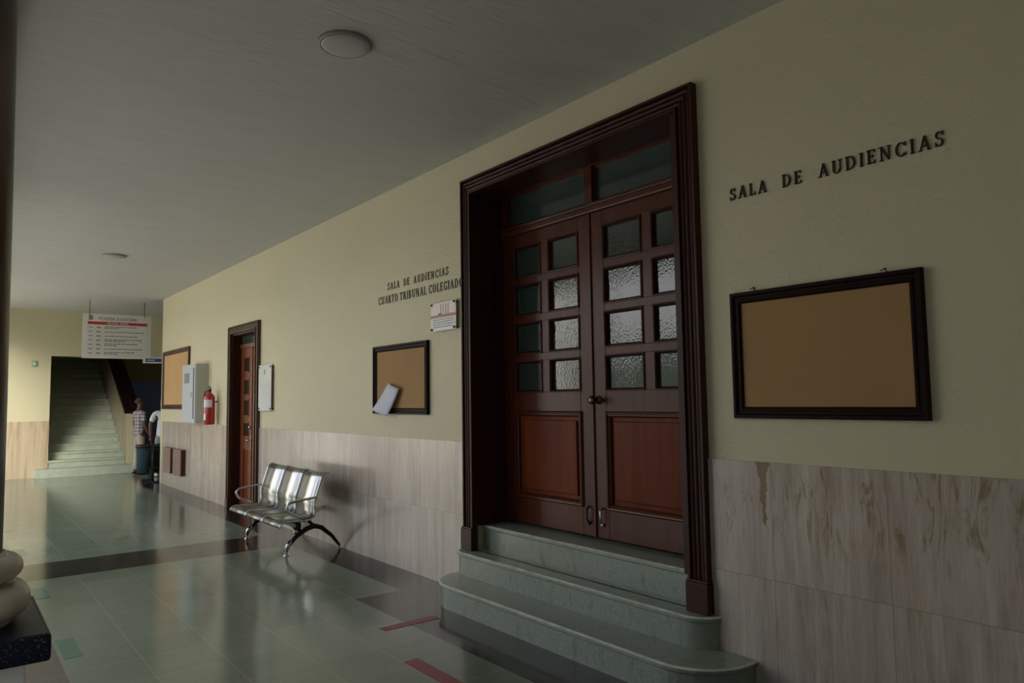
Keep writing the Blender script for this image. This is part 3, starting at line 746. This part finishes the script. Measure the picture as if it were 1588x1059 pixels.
# ------------------------------------------------------------------ bench
def bench():
    ya, yb = 7.30, 8.92
    t_ = thing('waiting_bench', (-.45, (ya+yb)/2, 0), 'three seat perforated steel waiting bench against the travertine wall', 'bench')
    w_ = (yb-ya)/3
    sp_ = [(-.775, .318), (-.780, .335), (-.765, .362), (-.72, .378), (-.62, .372), (-.52, .366), (-.455, .372), (-.425, .395)]
    bp_ = [(-.425, .395), (-.412, .44), (-.418, .50), (-.415, .56), (-.388, .64), (-.362, .72), (-.340, .79), (-.318, .826), (-.285, .845), (-.255, .838)]
    def ribbon(prof, y0, y1, th, mi=0):
        m = MB(); n = len(prof); vs = []
        nr = []
        for i in range(n):
            d = Vector(prof[min(i+1, n-1)])-Vector(prof[max(i-1, 0)]); d.normalize(); nr.append(Vector((-d.y, d.x)))
        for y in (y0, y1):
            for sgn in (0, -1):
                for i in range(n):
                    p = Vector(prof[i])+nr[i]*th*sgn; vs.append((p.x, y, p.y))
        fs = []
        for i in range(n-1):
            fs += [(i, i+1, 2*n+i+1, 2*n+i), (n+i, 3*n+i, 3*n+i+1, n+i+1), (i, n+i, n+i+1, i+1), (2*n+i, 2*n+i+1, 3*n+i+1, 3*n+i)]
        fs += [(0, 2*n, 3*n, n), (n-1, 2*n-1, 4*n-1, 3*n-1)]
        return m.add(vs, fs, 0, True)
    for k in range(3):
        y0, y1 = ya+k*w_+.012, ya+(k+1)*w_-.012
        s_ = build('seat', ribbon(sp_, y0, y1, .006), M_PERF, t_)
        for y in (y0, y1): build('edge_trim', MB().tube([(p[0], y, p[1]) for p in sp_], .009, 8), M_CHROME, s_)
        b_ = build('backrest', ribbon(bp_, y0, y1, .006), M_STEEL, t_)
        for y in (y0, y1): build('edge_trim', MB().tube([(p[0], y, p[1]) for p in bp_], .011, 8), M_CHROME, b_)
    build('beam', MB().box(-.60, -.54, ya+.05, yb-.05, .30, .345, bev=.006), M_IRON, t_)
    for y in (7.50, 8.74):
        lg = build('leg', MB().tube([(-.64, y, .035), (-.62, y, .10), (-.54, y, .18), (-.42, y, .255), (-.34, y, .275), (-.26, y, .25), (-.14, y, .15), (-.05, y, .035)], [.012, .018, .022, .026, .028, .024, .02, .014], 10)
              .tube([(-.50, y, .24), (-.54, y, .33)], [.022, .03], 8).tube([(-.34, y, .27), (-.40, y, .33), (-.42, y, .39)], [.02, .016, .014], 8), M_IRON, t_)
        for x in (-.64, -.05):
            build('foot', MB().lathe([(.028, 0), (.03, .008), (.012, .014), (.012, .045)], x, y, 16), M_CHROME, lg)
        build('foot_cap', MB().tube([(-.645, y, .045), (-.628, y, .10), (-.59, y, .145)], [.017, .021, .023], 10), M_CHROME, lg)
    for y in (ya-.0, yb+.0):
        pts = [(-.395, y, .60), (-.45, y, .595), (-.60, y, .580), (-.685, y, .565), (-.715, y, .53), (-.70, y, .48), (-.66, y, .445), (-.60, y, .42), (-.52, y, .385)]
        build('armrest', MB().tube(pts, .013, 10), M_CHROME, t_)
    return t_
bench()

# ------------------------------------------------------------------ ceiling lamps
def lamp(x, y, label):
    t_ = thing('ceiling_lamp', (x, y, CE), label, 'ceiling lamp', 'round ceiling lamps')
    build('rim', MB().lathe([(.155, CE), (.155, CE-.018), (.148, CE-.024), (.140, CE-.024), (.140, CE)], x, y, 40), M_LAMPR, t_)
    build('diffuser', MB().lathe([(.140, CE-.004), (.140, CE-.022), (.13, CE-.029), (.09, CE-.033), (.002, CE-.034)], x, y, 40), M_LAMP, t_)
lamp(-1.69, 3.88, 'round flush ceiling lamp nearest the camera')
lamp(-1.64, 11.6, 'round flush ceiling lamp farther down the corridor')

# ------------------------------------------------------------------ hanging sign
def text_mesh(s_, size, align='LEFT'):
    cu = bpy.data.curves.new('txt', 'FONT'); cu.body = s_; cu.size = size; cu.align_x = align; cu.resolution_u = 2
    ob_ = bpy.data.objects.new('txt', cu); C.objects.link(ob_)
    dg = bpy.context.evaluated_depsgraph_get(); dg.update()
    me = bpy.data.meshes.new_from_object(ob_.evaluated_get(dg))
    vs = [v.co.copy() for v in me.vertices]; fs = [list(p.vertices) for p in me.polygons]
    bpy.data.objects.remove(ob_); bpy.data.curves.remove(cu); bpy.data.meshes.remove(me)
    return vs, fs
YS = 16.8
hs = thing('hanging_sign', (-.7, YS, 2.52), 'white directory sign with a red bar hanging from the ceiling before the stairs', 'sign')
build('panel', MB().box(-1.335, -.075, YS, YS+.02, 2.525, 3.43), M_SIGN, hs)
build('red_bar', MB().box(-1.25, -.15, YS-.002, YS, 3.215, 3.275), M_REDBAR, hs)
def put(name, s_, x, z, size, mat, align='LEFT', sx=1):
    vs, fs = text_mesh(s_, size, align)
    return build(name, MB().add([(x+v.x*sx, YS-.004, z+v.y) for v in vs], fs), mat, hs)
put('title_text', 'PODER JUDICIAL', -1.06, 3.31, .085, M_INK, sx=1.12)
put('bar_text', 'PRIMER NIVEL', -.70, 3.225, .052, M_WHITE, 'CENTER', 1.25)
m = MB(); m.lathe([(.001, 0), (.001, 0)], 0, 0, 3)
m = MB()
for z in (3.31, 3.335, 3.36, 3.385): m.box(-1.235+(.01 if z > 3.37 else 0), -1.155-(.01 if z > 3.37 else 0), YS-.003, YS, z, z+.013)
for x in (-1.23, -1.205, -1.18): m.box(x, x+.008, YS-.003, YS, 3.31, 3.39)
build('emblem', m, M_INK, hs)
m = MB(); g_ = MB()
zr = 3.215
for k in range(7):
    z1 = 3.205-k*.088; z0 = z1-.088
    g_.box(-1.25, -.15, YS-.0015, YS, z0-.001, z0+.002)
    m.box(-1.22, -1.155, YS-.003, YS, z1-.052, z1-.040)
    m.add([(-1.235, YS-.003, z1-.046), (-1.215, YS-.003, z1-.034), (-1.215, YS-.003, z1-.058)], [(0, 1, 2)])
    x = -1.09
    for q in range(4): m.box(x, x+.013, YS-.003, YS, z1-.062, z1-.034); x += .021
    for ln in range(2 if k in (0, 3, 4, 6) else 1):
        x = -.945; end = random.uniform(-.42, -.22) if ln == 0 else random.uniform(-.75, -.6)
        zz = z1-.030-ln*.032 if k in (0, 3, 4, 6) else z1-.048
        while x < end:
            w_ = random.uniform(.03, .08); m.box(x, x+w_, YS-.003, YS, zz-.007, zz+.007); x += w_+.012
for x in (-1.25, -1.13, -.97, -.15): g_.box(x, x+.003, YS-.0015, YS, 2.59, 3.215)
build('print_lines', m, M_INK, hs); build('table_rules', g_, simple('sign_rule', (.45, .45, .43), .5), hs)
for x in (-1.22, -.21): build('hanger_wire', MB().tube([(x, YS+.01, 3.40), (x, YS+.01, CE)], .006, 6).ball((x, YS-.002, 3.41), .012), M_IRON, hs)
fs_ = thing('projecting_sign', (-.17, 16.12, 2.40), 'small blue and white sign sticking out from the far wall corner', 'sign')
build('panel', MB().box(-.36, -.0, 16.06, 16.08, 2.405, 2.525), M_SIGN, fs_)
build('blue_field', MB().box(-.315, -.02, 16.055, 16.06, 2.43, 2.50), M_BLUE, fs_)
m = MB(); x = -.29
for w_ in (.02, .03, .025, .03, .02, .025): m.box(x, x+w_-.006, 16.052, 16.055, 2.452, 2.478); x += w_
build('print_lines', m, simple('pale_blue_print', (.45, .52, .7), .4), fs_)
ex = thing('exit_sign', (-1.93, YF-.1, 2.43), 'tiny green sign on the yellow wall left of the stairs', 'sign')
build('panel', MB().box(-1.985, -1.90, YF-.06, YF-.045, 2.45, 2.57), M_GREEN, ex)
build('bracket', MB().box(-1.95, -1.93, YF-.045, YF, 2.49, 2.51), M_WHITE, ex)
build('pictogram', MB().box(-1.965, -1.92, YF-.063, YF-.06, 2.49, 2.53), M_WHITE, ex)

# ------------------------------------------------------------------ cabinet, extinguisher, wooden boxes
cb_ = thing('wall_cabinet', (-.1, 13.2, 1.26), 'grey white metal wall cabinet between the light cork board and the extinguisher', 'cabinet')
build('body', MB().box(-.19, -.001, 12.76, 13.62, 1.26, 2.25, bev=.006), M_CABS, cb_)
dr = build('door', MB().box(-.205, -.191, 12.775, 13.605, 1.275, 2.235, bev=.003), M_CAB, cb_)
build('vent_window', MB().box(-.209, -.204, 13.16, 13.46, 1.93, 2.10), simple('vent_grey', (.20, .22, .24), .4), dr)
build('black_strip', MB().box(-.209, -.204, 12.85, 12.90, 1.33, 2.18), M_BLACK, dr)  # raised black strip on the cabinet door
build('latch', MB().box(-.22, -.204, 12.97, 13.03, 1.70, 1.77, bev=.004), M_CHROME, dr)
fe = thing('fire_extinguisher', (-.125, 12.22, 1.24), 'red fire extinguisher with white labels hanging beside the wall cabinet', 'fire extinguisher')
ex_, ey = -.125, 12.22
build('cylinder', MB().lathe([(.075, 1.245), (.083, 1.255), (.083, 1.66), (.075, 1.70), (.05, 1.735), (.025, 1.75), (.022, 1.775)], ex_, ey, 28), M_RED, fe)
for (z0, z1, a0, a1) in ((1.52, 1.64, 150, 280), (1.32, 1.42, 150, 215)):
    vs = []; fs2 = []; n = 14
    for i in range(n+1):
        a_ = math.radians(a0+(a1-a0)*i/n); vs += [(ex_+.0845*math.cos(a_), ey+.0845*math.sin(a_), z0), (ex_+.0845*math.cos(a_), ey+.0845*math.sin(a_), z1)]
    fs2 = [(2*i, 2*i+2, 2*i+3, 2*i+1) for i in range(n)]
    build('paper_label', MB().add(vs, fs2, 0, True), M_WHITE, fe)
build('valve', MB().lathe([(.022, 1.77), (.026, 1.785), (.026, 1.80), (.012, 1.805)], ex_, ey, 14).box(ex_-.012, ex_+.012, ey-.05, ey+.07, 1.80, 1.815).tube([(ex_, ey-.02, 1.81), (ex_, ey-.02, 1.84), (ex_, ey+.09, 1.855)], .009, 8), M_BLACK, fe)
build('hose', MB().tube([(ex_, ey+.03, 1.79), (ex_-.04, ey+.10, 1.77), (ex_-.05, ey+.115, 1.70), (ex_-.05, ey+.10, 1.55), (ex_-.04, ey+.095, 1.40)], .01, 8), M_BLACK, fe)
build('wall_hook', MB().box(ex_+.02, -.001, ey-.006, ey+.006, 1.60, 1.62), M_IRON, fe)
for (a_, b_, lb) in ((14.83, 15.38, 'brown wooden box low on the travertine, nearer the far corner'), (14.07, 14.62, 'brown wooden box low on the travertine, nearer the fire extinguisher')):
    t_ = thing('wooden_wall_box', (-.06, (a_+b_)/2, .27), lb, 'wooden box', 'wooden boxes under the far cork board')
    build('box_body', MB().box(-.09, -.012, a_, b_, .28, .745), M_BOXS, t_)
    build('front_board', MB().box(-.10, -.09, a_-.005, b_+.005, .275, .75, bev=.002), M_BOXF, t_)

# ------------------------------------------------------------------ floor tape
def tape(x0, x1, y0, y1, mat, label, grp):
    build('floor_tape', MB().box(x0, x1, y0, y1, .0005, .0020), mat, label=label, cat='tape', group=grp)
tape(-1.03, -.58, 4.635, 4.72, M_TAPER, 'red tape strip on the floor crossing onto the dark border by the steps', 'red floor marks')
tape(-1.225, -1.125, 3.30, 4.03, M_TAPER, 'red tape strip on the green floor at the bottom of the photo', 'red floor marks')
for y0, y1, lb in ((5.46, 5.92, 'green tape patch on the floor just right of the granite plinth'), (7.25, 7.68, 'green tape patch on the floor, second from the plinth'),
                   (9.44, 9.86, 'green tape patch on the floor beyond the dark band, nearer of two'), (11.35, 11.8, 'green tape patch on the floor beyond the dark band, farthest')):
    tape(-2.84, -2.735, y0, y1, M_TAPEG, lb, 'green floor marks')

# ------------------------------------------------------------------ stairs
ss = thing('staircase', (-.8, 18.9, 0), 'long green terrazzo stair rising into the dark opening beyond the sign', 'stairs')
R_ = .172
for k in range(22):
    if k == 0: m = MB().box(-1.86, .10, 18.85, 19.19, 0, R_+.02, bev=.006)
    else:
        y0 = 19.21+(k-1)*.3; z1 = R_*(k+1)+(.0 if k > 1 else .01)
        m = MB().box(-1.615, -.085, y0-.02, y0+.32, max(0, z1-.045), z1, bev=.008).box(-1.615, -.085, y0+.012, y0+.31, max(0, z1-R_-.02), z1-.03)
    build('step', m, M_STEPF, ss)
# sloping parapet on the right of the stair
def slope(y): return 1.36+(y-19.25)*.573
m = MB(); yA, yB = 19.25, 25.8
m.extrude([(yA, 0), (yB, 0), (yB, slope(yB)), (yA, slope(yA))], lambda u, v_, k: (-.08+.20*k, u, v_))
struct('wall_parapet', m, M_TRAVFAR)
m = MB(); m.box(-.06, .13, yA-.012, yA, 0, 1.36); struct('trim_6', m, M_WALLFAR)
m = MB(); m.extrude([(yA-.02, slope(yA)), (yB, slope(yB)), (yB, slope(yB)+.09), (yA-.02, slope(yA)+.09)], lambda u, v_, k: (-.11+.30*k, u, v_))
m.extrude([(yA-.02, slope(yA)-.02), (yB, slope(yB)-.02), (yB, slope(yB)+.2), (yA-.02, slope(yA)+.2)], lambda u, v_, k: (.05+.14*k, u, v_))
build('handrail', m, M_BFRAME, label='thick dark sloping handrail on the wall right of the stair', cat='handrail')

# ------------------------------------------------------------------ litter bins
bn = thing('waste_bin', (-.16, 16.28, 0), 'pair of blue grey and black waste bins hung on one floor stand by the corner', 'bin')
bx_, by_ = -.125, 16.28
def bucket(cx, mat, nm, lab):
    p = build(nm, MB().lathe([(.105, .20), (.112, .20), (.135, .73), (.142, .735), (.142, .755), (.128, .755), (.105, .23)], cx, by_, 28), mat, bn, label=lab)
    build('liner', MB().lathe([(.144, .70), (.148, .70), (.147, .762), (.128, .765), (.120, .60), (.001, .55)], cx, by_, 28), M_LINER, p)
bucket(-.27, M_BIN, 'bucket', 'blue grey bucket'); bucket(.015, M_BIN2, 'bucket', 'black bucket')
build('stand', MB().tube([(bx_, by_-.15, 0.02), (bx_, by_-.15, .80)], .022, 10).box(bx_-.14, bx_+.14, by_-.16, by_-.145, .66, .69).box(bx_-.14, bx_+.14, by_-.16, by_-.145, .28, .31)
      .tube([(bx_-.15, by_-.15, .012), (bx_+.15, by_-.15, .012)], .012, 8).tube([(bx_, by_-.30, .012), (bx_, by_+.05, .012)], .012, 8), M_IRON, bn)

# ------------------------------------------------------------------ people
def skin(nodes, edges, sub=2):
    """nodes: name -> (x,y,z,rx,ry); returns a tapered continuous surface as (verts, faces)"""
    names = list(nodes); me = bpy.data.meshes.new('sk')
    me.from_pydata([nodes[k][:3] for k in names], [(names.index(a_), names.index(b_)) for a_, b_ in edges], [])
    ob_ = bpy.data.objects.new('sk', me); C.objects.link(ob_)
    md = ob_.modifiers.new('s', 'SKIN'); md.use_smooth_shade = True
    for i, k in enumerate(names):
        sv = me.skin_vertices[0].data[i]; sv.radius = nodes[k][3:5]; sv.use_root = (i == 0)
    sb = ob_.modifiers.new('b', 'SUBSURF'); sb.levels = sub; sb.render_levels = sub
    dg = bpy.context.evaluated_depsgraph_get(); dg.update()
    m2 = bpy.data.meshes.new_from_object(ob_.evaluated_get(dg))
    vs = [v.co.copy() for v in m2.vertices]; fs = [list(p.vertices) for p in m2.polygons]
    bpy.data.objects.remove(ob_); bpy.data.meshes.remove(me); bpy.data.meshes.remove(m2)
    return vs, fs
def person(px, py, face, height, label, mats, arms, headturn=0, shirt_hem=.86, white=False):
    """local frame: +Y is forward, +X is the person's right hand side mirrored to world by rotation"""
    skinm, hairm, shirtm, trom, shoem = mats
    s_ = height/1.72
    root = thing('person', (px, py, 0), label, 'person')
    ca, sa = math.cos(face), math.sin(face)
    def Wd(v): x, y, z = v[0]*s_, v[1]*s_, v[2]*s_; return (px+x*ca-y*sa, py+x*sa+y*ca, z)
    def mk(name, parts, mat, parent, label=None):
        m = MB()
        for vs, fs, mi in parts: m.add([Wd(v) for v in vs], fs, mi, True)
        return build(name, m, mat, parent, label=label)
    N = {'pel': (0, 0, .93, .13, .095), 'wai': (0, .005, 1.06, .115, .085), 'che': (0, .01, 1.26, .14, .10), 'shl': (0, -.005, 1.40, .10, .07),
         'nec': (0, -.002, 1.475, .052, .055), 'jaw': (0, .012, 1.545, .055, .066), 'hea': (0, .006, 1.62, .074, .092), 'cro': (0, -.004, 1.685, .045, .058)}
    E_ = [('pel', 'wai'), ('wai', 'che'), ('che', 'shl'), ('shl', 'nec'), ('nec', 'jaw'), ('jaw', 'hea'), ('hea', 'cro')]
    for sd, (el, wr) in (('r', arms[0]), ('l', arms[1])):
        q = 1 if sd == 'r' else -1
        N['sh'+sd] = (q*.185, -.005, 1.395, .052, .052); N['el'+sd] = (*el, .039, .039); N['wr'+sd] = (*wr, .027, .024)
        N['hi'+sd] = (q*.095, 0, .87, .085, .085); N['kn'+sd] = (q*.10, .02, .49, .056, .056); N['ca'+sd] = (q*.102, -.01, .34, .052, .052)
        N['an'+sd] = (q*.105, -.03, .085, .038, .038); N['to'+sd] = (q*.115, .11, .035, .038, .028)
        E_ += [('shl', 'sh'+sd), ('sh'+sd, 'el'+sd), ('el'+sd, 'wr'+sd), ('pel', 'hi'+sd), ('hi'+sd, 'kn'+sd), ('kn'+sd, 'ca'+sd), ('ca'+sd, 'an'+sd), ('an'+sd, 'to'+sd)]
    parts = [(*skin(N, E_), 0)]
    # hands: palm and five separate fingers
    for sd, (el, wr) in (('r', arms[0]), ('l', arms[1])):
        e_, w_ = Vector(el), Vector(wr); d = (w_-e_).normalized(); side = Vector((0, 1, 0))-d*d.y; side.normalize()
        inn = d.cross(side).normalized(); inn = inn if inn.x*(1 if sd == 'r' else -1) < 0 else -inn
        palm = w_+d*.05
        pn = {'a': (*(w_+d*.0), .024, .02), 'b': (*palm, .034, .018), 'c': (*(w_+d*.085), .034, .016)}
        parts.append((*skin(pn, [('a', 'b'), ('b', 'c')], 1), 0))
        for j, (o_, L) in enumerate(((.028, .068), (.010, .078), (-.009, .072), (-.027, .056))):
            b0 = w_+d*.085+side*o_; b1 = b0+d*L*.5+inn*.006; b2 = b1+d*L*.38+inn*.022
            parts.append((*skin({'a': (*b0, .0095, .0095), 'b': (*b1, .0085, .0085), 'c': (*b2, .0075, .0075)}, [('a', 'b'), ('b', 'c')], 1), 0))
        t0 = w_+d*.03+side*.025; t1 = t0+d*.03+side*.022+inn*.008; t2 = t1+d*.03+side*.004+inn*.008
        parts.append((*skin({'a': (*t0, .012, .012), 'b': (*t1, .010, .010), 'c': (*t2, .0085, .0085)}, [('a', 'b'), ('b', 'c')], 1), 0))
    hc = Vector((0, .006, 1.62))
    def hb(c_, r, sc, mi=0):
        m = MB().ball(c_, r, 0, 12, sc); ct, sn = math.cos(headturn), math.sin(headturn)
        return ([Vector((v[0]*ct-v[1]*sn, v[0]*sn+v[1]*ct, v[2])) for v in m.v], m.f, mi)
    parts += [hb((0, .108, 1.605), .02, (.65, .9, 1.3)), hb((.078, .0, 1.608), .026, (.35, .7, 1.15)), hb((-.078, .0, 1.608), .026, (.35, .7, 1.15)),
              hb((0, .085, 1.565), .026, (1.1, .7, .6)), hb((0, .075, 1.535), .03, (1, .8, .7))]
    body = mk('body', parts, [skinm, M_BLACK], root)
    for q in (.031, -.031): mk('eye', [hb((q, .086, 1.628), .010, (1.2, .6, .8))], M_BLACK, root)
    hm = MB().ball((0, -.012, 1.64), .094, 0, 20, (.86, 1.06, .95))
    keep = [f_ for f_ in hm.f if all(hm.v[i][2] > 1.60+.35*max(0, hm.v[i][1]) for i in f_)]
    mk('hair', [(hm.v, keep, 0)], hairm, root)
    S2 = {'hm0': (0, 0, shirt_hem-.06, .155, .115), 'hem': (0, 0, shirt_hem+.05, .158, .118), 'wai': (0, .005, 1.06, .145, .108), 'che': (0, .01, 1.27, .155, .115), 'shl': (0, -.003, 1.395, .12, .085), 'col': (0, -.002, 1.46, .062, .062)}
    SE = [('hm0', 'hem'), ('hem', 'wai'), ('wai', 'che'), ('che', 'shl'), ('shl', 'col')]
    for sd, (el, wr) in (('r', arms[0]), ('l', arms[1])):
        q = 1 if sd == 'r' else -1; e_ = Vector(el); sh_ = Vector((q*.185, -.005, 1.395)); c_ = sh_.lerp(e_, .78)
        S2['s'+sd] = (q*.175, -.005, 1.39, .068, .068); S2['c'+sd] = (*c_, .062, .062)
        SE += [('shl', 's'+sd), ('s'+sd, 'c'+sd)]
    mk('shirt', [(*skin(S2, SE), 0)], shirtm, root)
    T2 = {'bel': (0, 0, .98, .125, .095), 'pel': (0, 0, .90, .135, .105)}; TE = [('bel', 'pel')]
    for sd in 'rl':
        q = 1 if sd == 'r' else -1
        T2['h'+sd] = (q*.09, 0, .82, .09, .092); T2['k'+sd] = (q*.10, .018, .48, .070, .072); T2['a'+sd] = (q*.106, -.022, .09, .060, .068)
        TE += [('pel', 'h'+sd), ('h'+sd, 'k'+sd), ('k'+sd, 'a'+sd)]
    mk('trousers', [(*skin(T2, TE), 0)], trom, root)
    for q in (1, -1):
        m = MB().ball((q*.112, .045, .045), .05, 0, 16, (.95, 2.6, .88))
        mk('shoe', [([Vector((v[0], v[1], max(v[2], .0))) for v in m.v], m.f, 0)], shoem, root)
    return root
person(.02, 18.25, math.radians(-75), 1.71, 'man in a plaid short sleeved shirt and beige trousers standing by the stair foot',
       (M_SKIN, M_HAIR, M_PLAID, M_TROU, M_SHOE), (((.24, .0, 1.13), (.235, .12, .90)), ((-.25, .02, 1.12), (-.25, .10, .88))))
person(.33, 17.35, math.radians(-8), 1.70, 'man in a white shirt half hidden behind the wall corner, arm down by the bins',
       (M_SKIN2, M_HAIRB, M_SHIRTW, M_TROU2, M_SHOEW), (((.24, .02, 1.13), (.25, .08, .88)), ((-.265, -.02, 1.13), (-.25, .03, .87))))
